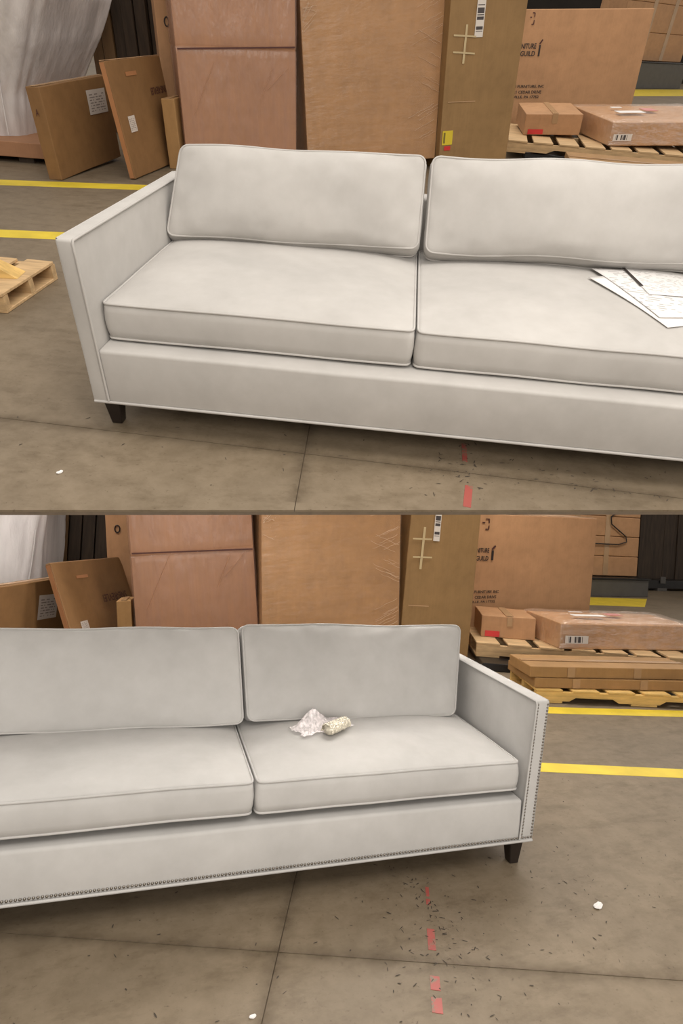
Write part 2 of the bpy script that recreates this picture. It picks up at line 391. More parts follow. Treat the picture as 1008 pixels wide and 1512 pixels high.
wall(HI, (-24, 20, 29.4, 29.7, 0, 3.2), 'dark far wall behind the cartons of the upper scene')
wall(LO, (-14, 20, 11.9, 12.1, 0, 2.6), 'dark far wall behind the cartons of the lower scene')

# ------------------------------------------------------------------ sofas
def arm_geo(xo, xi, D, zb, ha, splay, sgn):
    def X(x, z): return x + sgn * splay * (z - zb)
    x0, x1 = sorted((xo, xi))
    return [(X(x0, zb), 0, zb), (X(x1, zb), 0, zb), (X(x1, zb), D, zb), (X(x0, zb), D, zb),
            (X(x0, ha), 0, ha), (X(x1, ha), 0, ha), (X(x1, ha), D, ha), (X(x0, ha), D, ha)]
def soften(bm, amp, freq, seed):
    for v in bm.verts:
        v.co += noise.noise_vector(v.co * freq + Vector((seed, seed * .7, 0))) * amp
def dome(V, Fc, c, nv, r):
    nv = Vector(nv).normalized(); u = nv.orthogonal().normalized(); v = nv.cross(u); b0 = len(V); c = Vector(c)
    for rr, hh in ((1.0, 0.0), (0.72, 0.5)):
        for k in range(6):
            a_ = math.pi * k / 3; V.append(c + (u * math.cos(a_) + v * math.sin(a_)) * r * rr + nv * r * hh)
    V.append(c + nv * r * 0.72)
    for k in range(6):
        l = (k + 1) % 6; Fc.append((b0 + k, b0 + l, b0 + 6 + l, b0 + 6 + k)); Fc.append((b0 + 6 + k, b0 + 6 + l, b0 + 12))
def sofa(M, d, D, splay, label, nails, fab):
    ta, ha, zb, zr, wc = d; W = 2 * ta + 2 * wc
    s = thing('sofa', label, 'sofa', M, 'sofas')
    for side, (xo, xi, sg) in enumerate(((0, ta, -1), (W, W - ta, 1))):
        bm = bmesh.new(); hexa(bm, arm_geo(xo, xi, D, zb, ha, splay, sg), 0.009, 3)
        bmesh.ops.subdivide_edges(bm, edges=[e for e in bm.edges if e.calc_length() > 0.2], cuts=6, use_grid_fill=True)
        soften(bm, 0.0018, 5, side)
        arm = bm_obj('arm', bm, fab, s, smooth=True)
        def X(x, z): return x + sg * splay * (z - zb)
        e = 0.002
        V, Fc = tube(seg_path((X(xi, zb) - sg * .003, -e, zb + .01), (X(xi, ha) - sg * .003, -e, ha - .012), 12) + seg_path((X(xi, ha) - sg * .003, .004, ha - .002), (X(xi, ha) - sg * .003, D - .02, ha - .002), 14), 0.0042)
        mesh_obj('piping', V, Fc, fab, arm, smooth=True)
        V, Fc = tube(seg_path((X(xo, ha) + sg * -.006, .004, ha - .002), (X(xo, ha) + sg * -.006, D - .02, ha - .002), 14), 0.0035)
        mesh_obj('piping', V, Fc, fab, arm, smooth=True)
        if nails:
            V, Fc = [], []
            for xx in (xi - sg * .004 + sg * .008, xo - sg * .011):
                k = int((ha - zb - .03) / 0.0122)
                for i in range(k + 1):
                    z = zb + .018 + (ha - zb - .032) * i / k; dome(V, Fc, (X(xx, z), 0.0, z), (0, -1, 0), 0.0052)
            mesh_obj('nailhead_trim', V, Fc, 'nail_steel', arm, smooth=True, kind='stuff', label='double row of silver nailheads down the arm front')
    # front rail + seat deck
    bm = bmesh.new(); hexa(bm, box8(ta - .002, W - ta + .002, 0.002, 0.12, zb, zr), 0.012, 3)
    bmesh.ops.subdivide_edges(bm, edges=[e for e in bm.edges if e.calc_length() > 0.5], cuts=14, use_grid_fill=True)
    soften(bm, 0.002, 4, 5); rail = bm_obj('front_rail', bm, fab, s, smooth=True)
    V, Fc = tube(seg_path((0.004, 0.0, zb + .003), (W - .004, 0.0, zb + .003), 30), 0.0055)
    mesh_obj('piping', V, Fc, fab, rail, smooth=True)
    if nails:
        V, Fc = [], []; k = int((W - .02) / 0.0122)
        for i in range(k + 1): dome(V, Fc, (.01 + (W - .02) * i / k, 0.0, zb + .016), (0, -1, 0), 0.0052)
        mesh_obj('nailhead_trim', V, Fc, 'nail_steel', rail, smooth=True, kind='stuff', label='row of silver nailheads along the bottom of the rail')
    box_obj('seat_deck', (ta, W - ta, .11, D - .09, zb + .02, zr), fab, s, bev=.01)
    bm = bmesh.new(); hexa(bm, box8(ta - .002, W - ta + .002, D - .1, D, zb, ha - .01), 0.012, 3); soften(bm, .002, 4, 8)
    bm_obj('back_panel', bm, fab, s, smooth=True)
    for lx in (0.045, W - .045):
        for ly in (.065, D - .06):
            t_, b2 = .032, .019; z1 = zb + .004
            bm = bmesh.new(); hexa(bm, [(lx - b2, ly - b2, 0), (lx + b2, ly - b2, 0), (lx + b2, ly + b2, 0), (lx - b2, ly + b2, 0), (lx - t_, ly - t_, z1), (lx + t_, ly - t_, z1), (lx + t_, ly + t_, z1), (lx - t_, ly + t_, z1)], .003, 1)
            bm_obj('leg', bm, 'leg_wood', s)
    return s
def cushion(name, label, M, c8, crown, rad, fab, seed, group, wr=0.004, nu=44, nv=30, back_crown=None, sag=0.0, wk=0.0012):
    """soft box: c8 = main-face quad (bl, br, tr, tl) then the opposite quad; big faces bulge by crown"""
    A = [Vector(c) for c in c8[:4]]; B = [Vector(c) for c in c8[4:]]
    Wd = ((A[1] - A[0]).length + (A[2] - A[3]).length) / 2; Hd = ((A[3] - A[0]).length + (A[2] - A[1]).length) / 2
    def bil(Q, u, v): return Q[0].lerp(Q[1], u).lerp(Q[3].lerp(Q[2], u), v)
    def rnd(u, v):
        x = (u - .5) * Wd; y = (v - .5) * Hd; ax = abs(x) - (Wd / 2 - rad); ay = abs(y) - (Hd / 2 - rad)
        if ax > 0 and ay > 0:
            k = max(ax, ay) / math.hypot(ax, ay); ax *= k; ay *= k
            x = math.copysign(Wd / 2 - rad + ax, x); y = math.copysign(Hd / 2 - rad + ay, y)
        return x / Wd + .5, y / Hd + .5
    nA = (A[1] - A[0]).cross(A[3] - A[0]).normalized()
    if nA.dot(A[0] - B[0]) < 0: nA = -nA
    def easy(t): return .5 - .5 * math.cos(math.pi * t)
    us = [easy(i / nu) * .55 + i / nu * .45 for i in range(nu + 1)]; vs = [easy(i / nv) * .55 + i / nv * .45 for i in range(nv + 1)]
    V = []; Fc = []
    def edge(u): return 1 - (2 * abs(u - .5)) ** 3.2
    def face(Q, sign, cr):
        base = len(V)
        for v in vs:
            for u in us:
                ru, rv = rnd(u, v); p = bil(Q, ru, rv)
                k = max(edge(u), 0) ** .75 * max(edge(v), 0) ** .75
                p = p + nA * sign * cr * k
                ed_ = min(u, 1 - u) * Wd, min(v, 1 - v) * Hd; dd = min(ed_)
                wig = math.exp(-((dd - .035) / .035) ** 2) if dd > 0 else 0
                p = p + nA * sign * wk * k * noise.noise(Vector((p.x * 16 + seed, p.y * 2, p.z * 3.5)))
                p = p + nA * sign * (noise.noise(Vector((p.x * 13 + seed, p.y * 13, p.z * 13))) * wr * wig + noise.noise(Vector((p.x * 4 + seed, p.y * 4, p.z * 4 + 3))) * wr * k)
                # slight waviness of the seam itself
                p = p + Vector((0, 0, 1)) * (noise.noise(Vector((p.x * 3.1 + seed * 2, p.y * 2, 1.7))) * wr * (1.1 + sag) - sag * (1 - edge(u)) * .0)
                V.append(p)
        for j in range(nv):
            for i in range(nu):
                q = (base + j * (nu + 1) + i, base + j * (nu + 1) + i + 1, base + (j + 1) * (nu + 1) + i + 1, base + (j + 1) * (nu + 1) + i)
                Fc.append(q if sign > 0 else q[::-1])
        loop = [base + i for i in range(nu)] + [base + j * (nu + 1) + nu for j in range(nv)] + [base + nv * (nu + 1) + i for i in range(nu, 0, -1)] + [base + j * (nu + 1) for j in range(nv, 0, -1)]
        return loop
    la = face(A, 1, crown); lb = face(B, -1, crown * .6 if back_crown is None else back_crown)
    cen = sum(A, Vector()) / 8 + sum(B, Vector()) / 8
    rows = [la]
    ns = 4
    for s_ in range(1, ns):
        t = s_ / ns; row = []
        for ia, ib in zip(la, lb):
            p = V[ia].lerp(V[ib], t); o_ = p - cen; o_ -= nA * o_.dot(nA)
            if o_.length > 1e-6: p = p + o_.normalized() * .008 * math.sin(math.pi * t) + o_.normalized() * noise.noise(p * 9 + Vector((seed, 0, 0))) * wr * .5
            row.append(len(V)); V.append(p)
        rows.append(row)
    rows.append(lb)
    for r0, r1 in zip(rows[:-1], rows[1:]):
        for i in range(len(la)):
            j = (i + 1) % len(la); Fc.append((r0[j], r0[i], r1[i], r1[j]))
    t = thing(name, label, 'cushion', M, group)
    mesh_obj('cushion_cover', V, Fc, fab, t, smooth=True)
    for lp in (la, lb):
        pts = [V[i] for i in lp]
        pv, pf = tube(pts, 0.0042, True)
        mesh_obj('piping', pv, pf, fab, t, smooth=True)
    return t
def seat_c8(x0, x1, y0, y1, z0, z1):
    return [(x0, y0, z1), (x1, y0, z1), (x1, y1, z1), (x0, y1, z1), (x0, y0, z0), (x1, y0, z0), (x1, y1, z0), (x0, y1, z0)]
def back_c8(q, th):
    q = [Vector(v) for v in q]; n_ = (q[1] - q[0]).cross(q[3] - q[0]).normalized()
    if n_.y < 0: n_ = -n_
    return q + [v + n_ * th for v in q]
def slumped_c8(q):
    q = [Vector(v) for v in q]
    return q + [q[0] + Vector((.0, .055, -.045)), q[1] + Vector((0, .055, -.045)), q[2] + Vector((0, .07, -.03)), q[3] + Vector((0, .07, -.03))]

# upper, plain sofa
sofa(HI, (0.054, 0.66, 0.114, 0.311, 1.20), 1.1, 0.01, 'light grey velvet sofa with plain welted arms and no nailheads', False, 'fabric')
cushion('seat_cushion', 'seat cushion at the left arm of the sofa without nailheads', HI, seat_c8(.060, 1.0975, .084, 1.0, .323, .441), .038, .022, 'fabric', 1, 'seat cushions')
cushion('seat_cushion', 'seat cushion with printed papers lying on it', HI, seat_c8(1.1105, 2.446, .084, 1.0, .323, .441), .038, .022, 'fabric', 2, 'seat cushions')
cushion('back_cushion', 'back cushion leaning beside the left arm of the sofa without nailheads', HI, slumped_c8([(0.052, 0.774, 0.481), (1.095, 0.781, 0.503), (1.086, 0.878, 0.819), (0.12, 0.871, 0.796)]), .05, .03, 'fabric', 3, 'back cushions', .009, back_crown=.07, sag=.2, wk=.0022)
cushion('back_cushion', 'back cushion above the printed papers', HI, slumped_c8([(1.128, 0.78, 0.501), (2.41, 0.794, 0.540), (2.41, 0.893, 0.866), (1.112, 0.88, 0.823)]), .05, .03, 'fabric', 4, 'back cushions', .009, back_crown=.07, sag=.2, wk=.0022)
# lower sofa with nailheads
sofa(LO, (0.059, 0.66, 0.113, 0.278, 1.041), 0.86, 0.073, 'light grey velvet sofa trimmed with silver nailheads', True, 'fabric_cool')
cushion('seat_cushion', 'seat cushion cut by the left edge on the nailhead sofa', LO, seat_c8(.066, 1.093, .025, .72, .309, .414), .036, .022, 'fabric_cool', 5, 'seat cushions')
cushion('seat_cushion', 'seat cushion with a plastic bag and packet of nails on it', LO, seat_c8(1.107, 2.135, .025, .72, .309, .414), .036, .022, 'fabric_cool', 6, 'seat cushions')
cushion('back_cushion', 'back cushion cut by the left edge on the nailhead sofa', LO, back_c8([(0.07, 0.488, 0.457), (1.120, 0.484, 0.445), (1.090, 0.599, 0.817), (0.07, 0.6, 0.819)], .15), .03, .03, 'fabric_cool', 7, 'back cushions', .008, wk=.002)
cushion('back_cushion', 'back cushion next to the nailhead arm behind the packet of nails', LO, back_c8([(1.139, 0.488, 0.46), (2.093, 0.48, 0.432), (2.160, 0.6, 0.821), (1.107, 0.605, 0.836)], .15), .03, .03, 'fabric_cool', 8, 'back cushions', .010, wk=.0045)

# ------------------------------------------------------------------ cartons
def carton(M, p, mat, label, group=None, cat='carton', name='carton', warp=0.004):
    wd, dp, ht = p[6:9]
    t = thing(name, label, cat, M @ frame(p), group)
    bm = bmesh.new(); hexa(bm, box8(0, wd, 0, dp, 0, ht), 0.006, 2)
    bmesh.ops.subdivide_edges(bm, edges=[e for e in bm.edges if e.calc_length() > 0.15], cuts=5, use_grid_fill=True)
    soften(bm, warp, 2.3, p[0] * 3)
    bm_obj('body', bm, mat, t)
    return t
def on_front(x0, x1, z0, z1, name, mat, t, off=.006, th=.002, label=None):
    return box_obj(name, (0, x1 - x0, 0, z1 - z0, 0, th), mat, t, Matrix.Translation((x0, -off + .002, z0)) @ Matrix.Rotation(math.pi / 2, 4, 'X'), bev=0, label=label)
def on_right(w, y0, y1, z0, z1, name, mat, t, off=.006, rot=0.0, label=None):
    c = Matrix.Translation((w + off - .002, (y0 + y1) / 2, (z0 + z1) / 2)) @ Matrix.Rotation(math.pi / 2, 4, 'Z') @ Matrix.Rotation(math.pi / 2, 4, 'X') @ Matrix.Rotation(rot, 4, 'Z')
    a_, h_ = (y1 - y0) / 2, (z1 - z0) / 2
    return box_obj(name, (-a_, a_, -h_, h_, 0, .002), mat, t, c, bev=0, label=label)
def bar_front(a, b, wid, name, mat, t, off=.007):
    a = Vector(a); b = Vector(b); d = b - a; L = d.length; ang = math.atan2(d.y, d.x)
    return box_obj(name, (0, L, -wid / 2, wid / 2, 0, .002), mat, t, Matrix.Translation((a.x, -off, a.y)) @ Matrix.Rotation(math.pi / 2, 4, 'X') @ Matrix.Rotation(ang, 4, 'Z'), bev=0)
def top_strip(t, p, mat, wid=.05, along='x', pos=.5, name='tape'):
    wd, dp, ht = p[6:9]
    if along == 'x': e = (0.005, wd - .005, dp * pos - wid / 2, dp * pos + wid / 2)
    else: e = (wd * pos - wid / 2, wd * pos + wid / 2, 0.005, dp - .005)
    return box_obj(name, (*e, ht + .002, ht + .0065), mat, t, bev=0)
def text_part(t, body, width, height, M, mat='ink', name='printed_text', bold=0.0):
    cu = bpy.data.curves.new('printed_text', 'FONT'); cu.body = body; cu.size = 1.0; cu.offset = bold; cu.extrude = 0.0; cu.resolution_u = 2
    tmp = bpy.data.objects.new('tmp', cu); me = bpy.data.meshes.new_from_object(tmp); bpy.data.objects.remove(tmp)
    xs = [v.co.x for v in me.vertices]; ys = [v.co.y for v in me.vertices]
    if not xs: return
    sx = width / (max(xs) - min(xs)); sy = height / (max(ys) - min(ys)); x0, y0 = min(xs), min(ys)
    for v in me.vertices: v.co = ((v.co.x - x0) * sx, (v.co.y - y0) * sy, 0)
    me.materials.clear(); me.materials.append(MATS[mat])
    o = link(bpy.data.objects.new(name, me)); o.parent = t; o.matrix_local = M; return o
def front_text(t, body, x0, x1, z0, z1, mat='ink', bold=.01, off=.007):
    return text_part(t, body, x1 - x0, z1 - z0, Matrix.Translation((x0, -off, z0)) @ Matrix.Rotation(math.pi / 2, 4, 'X'), mat, bold=bold)
def film(t, p, mat, off=.008, x=None, z=None, amp=.006, seed=0, faces='ftlr'):
    """plastic wrap: crumpled skin just outside the carton"""
    wd, dp, ht = p[6:9]; bm = bmesh.new(); x0, x1 = x or (-off, wd + off); z0, z1 = z or (0.005, ht + off)
    hexa(bm, box8(x0, x1, -off, dp + off, z0, z1), 0.012, 2)
    bmesh.ops.subdivide_edges(bm, edges=[e for e in bm.edges if e.calc_length() > 0.12], cuts=16, use_grid_fill=True)
    for v in bm.verts:
        q = v.co; a_ = noise.noise(Vector((q.x * 7 + q.z * 5 + seed, q.y * 5, q.z * 2.2))) * amp
        c_ = Vector(((x0 + x1) / 2, dp / 2, (z0 + z1) / 2)); d = q - c_
        d = Vector((d.x / (x1 - x0), d.y / dp, d.z / (z1 - z0))); k = max(range(3), key=lambda i: abs(d[i])); nvec = Vector((0, 0, 0)); nvec[k] = math.copysign(1, d[k])
        v.co = q + nvec * (abs(a_) + .001)
    return bm_obj('plastic_wrap', bm, mat, t, smooth=True)
def creases(t, items, parent_mat='pale_tape', off=.016):
    V, Fc = [], []
    for (ax, az, bx, bz, r_) in items:
        v2, f2 = tube([Vector((ax, -off, az)).lerp(Vector((bx, -off, bz)), k / 5) + Vector((0, 0, .004 * math.sin(k * 2.1 + ax * 9))) for k in range(6)], r_, n=5)
        b0 = len(V); V += v2; Fc += [tuple(i + b0 for i in f) for f in f2]
    mesh_obj('wrap_creases', V, Fc, parent_mat, t, smooth=True, kind='stuff')

def figure_icon(t, x0, x1, z0, z1):
    """little standing figure printed as the logo: body bar, base and a slanted head"""
    on_front(x0 + .002, x1 - .004, z0, z0 + (z1 - z0) * .68, 'printed_logo', 'ink', t, off=.008)
    bar_front((x0 + .004, z0 + (z1 - z0) * .74), (x1 + .012, z1), (x1 - x0) * .6, 'printed_logo', 'ink_faded', t, off=.009)

for S_, M, who in ((1, HI, 'plain sofa'), (2, LO, 'nailhead sofa')):
    up = S_ == 1
    # flat carton standing on edge at the far left
    p = [-2.102, 3.823, 0, -.085, -.027, .025, .123, 1.107, .67] if up else [-.453, 2.749, 0, -.491, .001, -.013, .13, 1.2, .646]
    t = carton(M, p, 'kraft_dark', 'flat carton on edge with large white label, %s' % ('left of the plain sofa' if up else 'half hidden behind the nailhead sofa'), 'flat cartons on edge')
    if up: on_right(p[6], .69, 1.02, .398, .584, 'shipping_label', 'label_text', t, rot=-.02)
    else: on_right(p[6], .50, .72, .34, .53, 'shipping_label', 'label_text', t, rot=-.05)
    box_obj('tape', (p[6] * .5 - .022, p[6] * .5 + .022, .005, p[7] - .005, p[8] + .002, p[8] + .006), 'tape', t, bev=0)
    if up: front_text(t, 'A', .04, .07, .47, .52, 'ink_faded')
    # taller flat carton with orange edge
    p = [-1.469, 4.071, 0, -.092, -.136, .011, .052, 1.05, .86] if up else [.235, 2.849, 0, -.42, -.392, -.036, .046, 1.1, .845]
    t = carton(M, p, 'kraft_dark', 'tall flat carton with orange taped edge and upside-down lettering, behind the %s' % who, 'flat cartons on edge')
    box_obj('tape', (.006, p[6] - .006, -.006, -.002, .01, p[8] - .01), 'orange_tape', t, bev=0, label='orange edge tape')
    box_obj('tape', (.004, p[6] - .004, .005, p[7] - .005, p[8] + .002, p[8] + .006), 'kraft_edge', t, bev=0)
    if up: on_right(p[6], .145, .265, .342, .462, 'shipping_label', 'label_text', t)
    else: on_right(p[6], .152, .252, .283, .358, 'shipping_label', 'label_text', t)
    y0, y1, z0, z1 = (.70, 1.03, .575, .63) if up else (.58, .99, .465, .53)
    text_part(t, 'SNE-REVLEI', y1 - y0, z1 - z0, Matrix.Translation((p[6] + .006, y1, z1)) @ Matrix.Rotation(math.pi / 2, 4, 'Z') @ Matrix.Rotation(math.pi / 2, 4, 'X') @ Matrix.Rotation(math.pi, 4, 'Z'), 'ink_faded', bold=.01)
    y0, y1, z0, z1 = (.30, .5, .74, .77) if up else (.28, .45, .70, .725)
    on_right(p[6], y0, y1, z0, z1, 'red_smudge', 'orange_tape', t, off=.005)
    # small upright carton
    p = [-1.311, 4.698, 0, .0, -.017, .009, .127, .30, .569] if up else [.522, 3.0, 0, -.136, -.094, .002, .11, .18, .516]
    t = carton(M, p, 'kraft_gold', 'small upright carton squeezed beside the pinkish wrapped carton behind the %s' % who, 'small upright cartons')
    top_strip(t, p, 'tape', .04, 'y')
    # plain carton behind the wrapped one
    p = [-1.50, 5.3, 0, .4, 0, 0, .8, .4, 2.2] if up else [.40, 3.97, 0, .02, -.1, 0, .8, .4, 1.9]
    t = carton(M, p, 'kraft_light', 'plain kraft carton peeking out left of the pinkish wrapped carton behind the %s' % who, 'tall cartons')
    box_obj('tape', (.34, .40, -.006, -.002, .02, p[8] - .02), 'tape', t, bev=0)
    V, Fc = tube([(.10 + .022 * math.cos(a_ * .52), -.007, (1.12 if up else 1.02) + .035 * math.sin(a_ * .52)) for a_ in range(12)], .006, True)
    mesh_obj('hand_hole', V, Fc, 'ink', t)
    # pinkish film-wrapped tall carton
    p = [-1.133, 4.72, 0, .399, -.005, -.021, 1.094, .5, 2.2] if up else [.671, 2.969, 0, .016, -.123, .021, .960, .5, 1.9]
    t = carton(M, p, 'kraft_red', 'tall carton in pinkish plastic film with a horizontal seam behind the %s' % who, 'tall cartons')
    sz0, sz1 = (.945, .995) if up else (.905, .860)
    film(t, p, 'film_pink', z=(.005, (sz0 + sz1) / 2 - .004), amp=.012, seed=3)
    film(t, p, 'film_pink', z=((sz0 + sz1) / 2 + .004, p[8] + .01), amp=.012, seed=11)
    bar_front((.01, sz0), (p[6] - .01, sz1), .012, 'seam', 'ink_faded', t, off=.022)
    k = p[6]
    creases(t, [(.30 * k, .86, .10 * k, .45, .0022), (.80 * k, .84, .68 * k, .58, .0025), (.93 * k, .84, .74 * k, .66, .0022)], 'fold', .0145)
    # wide tall carton with stretch wrap
    p = [-.016, 5.274, 0, .388, -.071, -.027, 1.43, .9, 2.2] if up else [1.636, 2.893, 0, .02, -.072, .046, 1.226, .9, 1.9]
    t = carton(M, p, 'kraft_mid', 'widest tall carton with wrinkled clear stretch wrap behind the %s' % who, 'tall cartons')
    film(t, p, 'film_clear', amp=.010, seed=5)
    k = p[6]; items = []
    rr = random.Random(4 + S_)
    for i in range(26):
        z = rr.uniform(.25, 1.45) if up else rr.uniform(.3, 1.35)
        x1 = k * rr.uniform(.95, .998); L = k * rr.uniform(.06, .20)
        sl = -.45 if .55 < z < 1.0 else .4
        items.append((x1 - L, z - sl * L, x1, z, rr.uniform(.0008, .0016)))
    for i in range(8):
        z = rr.uniform(1.1, 1.4); items.append((k * .01, z, k * rr.uniform(.05, .12), z + rr.uniform(-.05, .12), .0016))
    creases(t, items, 'film_ridge', .0165)
    # narrow khaki tall carton with tape cross
    p = [1.353, 5.738, 0, .402, -.077, .005, .82, .9, 2.2] if up else [2.872, 2.95, 0, -.003, .023, .018, .70, .5, 1.9]
    t = carton(M, p, 'kraft_olive', 'narrow khaki tall carton with a pale tape double cross behind the %s' % who, 'tall cartons')
    if up:
        bar_front((.188, 1.24), (.183, .935), .022, 'tape', 'pale_tape', t); bar_front((.054, 1.162), (.296, 1.144), .014, 'tape', 'pale_tape', t, .009); bar_front((.061, 1.031), (.299, 1.011), .014, 'tape', 'pale_tape', t, .009)
        on_front(.278, .368, 1.138, 1.42, 'barcode_label', 'label_bar', t); on_front(.02, .138, .238, .368, 'yellow_label', 'label_yellow', t); on_front(.05, .122, .186, .226, 'red_label', 'label_red', t)
        bar_front((.05, .62), (.36, .615), .006, 'crease', 'kraft_edge', t)
    else:
        bar_front((.142, 1.231), (.134, .850), .022, 'tape', 'pale_tape', t); bar_front((.034, 1.120), (.220, 1.125), .014, 'tape', 'pale_tape', t, .009); bar_front((.050, .956), (.237, .961), .014, 'tape', 'pale_tape', t, .009)
        on_front(.236, .298, 1.111, 1.40, 'barcode_label', 'label_bar', t); bar_front((.05, .52), (.25, .517), .006, 'crease', 'kraft_edge', t)
    # big printed carton
    p = [1.7, 9.2, 0, .128, -.059, -.031, 2.643, .5, 1.432] if up else [3.302, 3.60, 0, .102, -.017, .044, 2.371, .5, 1.368]
    t = carton(M, p, 'kraft_light', 'large light carton printed with a furniture maker address behind the %s' % who, 'large printed cartons')
    T = ([(.83, 1.047, .997, 1.057), (.83, 1.044, .911, .972), (1.086, 1.116, .91, 1.10), (.80, 1.253, .530, .570), (.81, 1.225, .465, .503), (.81, 1.198, .402, .440), (.90, .961, 1.27, 1.395)]
         if up else [(.705, .865, .955, 1.005), (.70, .864, .868, .920), (.896, .930, .874, 1.03), (.67, 1.034, .512, .548), (.665, 1.004, .460, .490), (.67, .991, .409, .438), (.75, .836, 1.206, 1.315)])
    front_text(t, 'NITURE', *T[0], bold=.02); front_text(t, 'GUILD', *T[1], bold=.02); figure_icon(t, *T[2])
    front_text(t, 'N FURNITURE, INC', *T[3], bold=.02); front_text(t, '21 CEDAR DRIVE', *T[4], bold=.02); front_text(t, 'VILLE, PA 17752', *T[5], bold=.02)
    x0, x1, z0, z1 = T[6]; g = .012
    for a_, b2 in (((x0 + (x1 - x0) * .5, z1), (x1, z1)), ((x1, z1), (x1, z0 + (z1 - z0) * .62)), ((x1, z0 + (z1 - z0) * .38), (x1, z0)), ((x1, z0), (x0 + (x1 - x0) * .5, z0)), ((x0, (z0 + z1) / 2 + .015), (x0 + (x1 - x0) * .4, (z0 + z1) / 2 + .015))):
        bar_front(a_, b2, g, 'printed_mark', 'ink_faded', t)
    top_strip(t, p, 'kraft_edge', .06, 'x', .15)
    # small carton on the raised pallet
    p = [2.455, 7.467, .203, -.018, -.062, .041, .702, .994, .225] if up else [3.774, 3.073, .202, -.40, -.002, .001, .505, .522, .208]
    t = carton(M, p, 'kraft_light', 'small carton with a red label on the pallet, %s' % ('above the papers' if up else 'right of the nailhead sofa'), 'small taped cartons')
    x1 = p[6]
    on_front(.05 * x1 / .7, .24 * x1 / .7, .008, .062, 'red_label', 'label_red', t)
    top_strip(t, p, 'tape', .07, 'y', .52); on_front(x1 * .47, x1 * .57, p[8] * .55, p[8] - .003, 'tape', 'tape', t)
    # film-wrapped flat carton on the raised pallet
    p = [3.426, 7.007, .203, .157, -.050, .024, 1.6, 1.405, .242] if up else [4.28, 2.558, .202, -.103, -.001, .001, 1.4, .631, .228]
    t = carton(M, p, 'kraft_mid', 'flat carton in crumpled clear film with a barcode, %s' % ('above the papers' if up else 'right of the nailhead sofa'), 'film-wrapped flat cartons')
    film(t, p, 'film_pack', off=.02, amp=.03, seed=9)
    on_front(.02, .25, .06, .13, 'barcode_label', 'label_bar_wide', t, off=.045)
    for i, (x0, x1, y0, y1) in enumerate(((.28, .62, .30, .40), (.36, .5, .56, .6))):
        box_obj('paper_slip', (x0, x1, p[7] * y0 / .8, p[7] * y1 / .8, p[8] + .03, p[8] + .034), 'paper_white', t, Matrix.Rotation(0.0, 4, 'Z'), bev=0)
    box_obj('pink_sticker', (.70, .86, p[7] * .5, p[7] * .66, p[8] + .03, p[8] + .033), 'label_pink', t, bev=0)

# lower flat cartons under / in front of the raised pallet
for M, who, KS in ((HI, 'peeking over the plain sofa', [([2.74, 5.50, .10, -.12, 0, 0, 1.6, .70, .05], 'lower'), ([2.70, 5.52, .152, -.10, 0, 0, 1.6, .70, .06], 'upper')]),
                   (LO, 'right of the nailhead arm', [([3.501, 1.827, .102, -.178, 0, 0, 1.4, .5, .076], 'lower'), ([3.459, 1.833, .18, -.148, 0, 0, 1.4, .36, .083], 'upper')])):
    for p, lv in KS:
        t = carton(M, p, 'kraft_gold', 'long flat carton %s, %s of two on the low pallet' % (who, lv), 'long flat cartons', warp=.002)
        box_obj('tape', (.3, .36, -.006, -.002, .005, p[8] - .003), 'tape', t, bev=0); box_obj('tape', (.85, .91, -.006, -.002, .005, p[8] - .003), 'tape', t, bev=0)
        if lv == 'upper': top_strip(t, p, 'tape', .05, 'x', .5)

# ------------------------------------------------------------------ pallets
def pallet(M, p, label, mat, nb=8, group='wooden pallets'):
    """deck boards run front to back over three notched stringers"""
    wd, dp, ht = p[6:9]; t = thing('pallet', label, 'pallet', M @ frame(p), group); rr = random.Random(int(p[0] * 100))
    th = min(.020, ht * .17); bw = wd / (nb * 1.3)
    ref = None
    for i in range(nb):
        x = (wd - bw) * i / (nb - 1)
        Mx = Matrix.Translation((x, rr.uniform(-.014, .004), ht - th)) @ Matrix.Rotation(rr.uniform(-.012, .012), 4, 'Z')
        if ref is None: ref = box_obj('deck_board', (0, bw, 0, dp, 0, th), mat, t, Mx, bev=.003)
        else: share(ref, t, Mx)
    z0, z1 = th, ht - th; nh = (z1 - z0) * .42
    prof = [(0, z0), (wd * .16, z0), (wd * .19, z0 + nh), (wd * .37, z0 + nh), (wd * .40, z0), (wd * .60, z0), (wd * .63, z0 + nh), (wd * .81, z0 + nh), (wd * .84, z0), (wd, z0), (wd, z1), (0, z1)]
    ref = None
    for i in range(3):
        y = (dp - .045) * i / 2
        if ref is None:
            bm = bmesh.new(); A_ = [bm.verts.new((x, 0, z)) for x, z in prof]; B_ = [bm.verts.new((x, .042, z)) for x, z in prof]
            bm.faces.new(A_); bm.faces.new(B_[::-1])
            for k in range(len(prof)): l = (k + 1) % len(prof); bm.faces.new((A_[l], A_[k], B_[k], B_[l]))
            bmesh.ops.recalc_face_normals(bm, faces=bm.faces)
            ref = bm_obj('stringer', bm, mat, t, Matrix.Translation((0, y, 0)))
        else: share(ref, t, Matrix.Translation((0, y, 0)))
    ref = None
    for x in (0, wd * .46, wd - bw):
        if ref is None: ref = box_obj('bottom_board', (0, bw, 0, dp, 0, th), mat, t, Matrix.Translation((x, 0, 0)), bev=.003)
        else: share(ref, t, Matrix.Translation((x, 0, 0)))
    return t
pallet(HI, [2.211, 7.053 - .12, .07, -.10, 0, 0, 3.0, 1.75, .13], 'wooden pallet carrying the taped carton above the papers', 'pallet_wood', 10)
pallet(LO, [3.60, 2.845, .07, -.372, 0, 0, 2.2, .74, .13], 'wooden pallet carrying the taped carton right of the nailhead sofa', 'pallet_wood', 8)
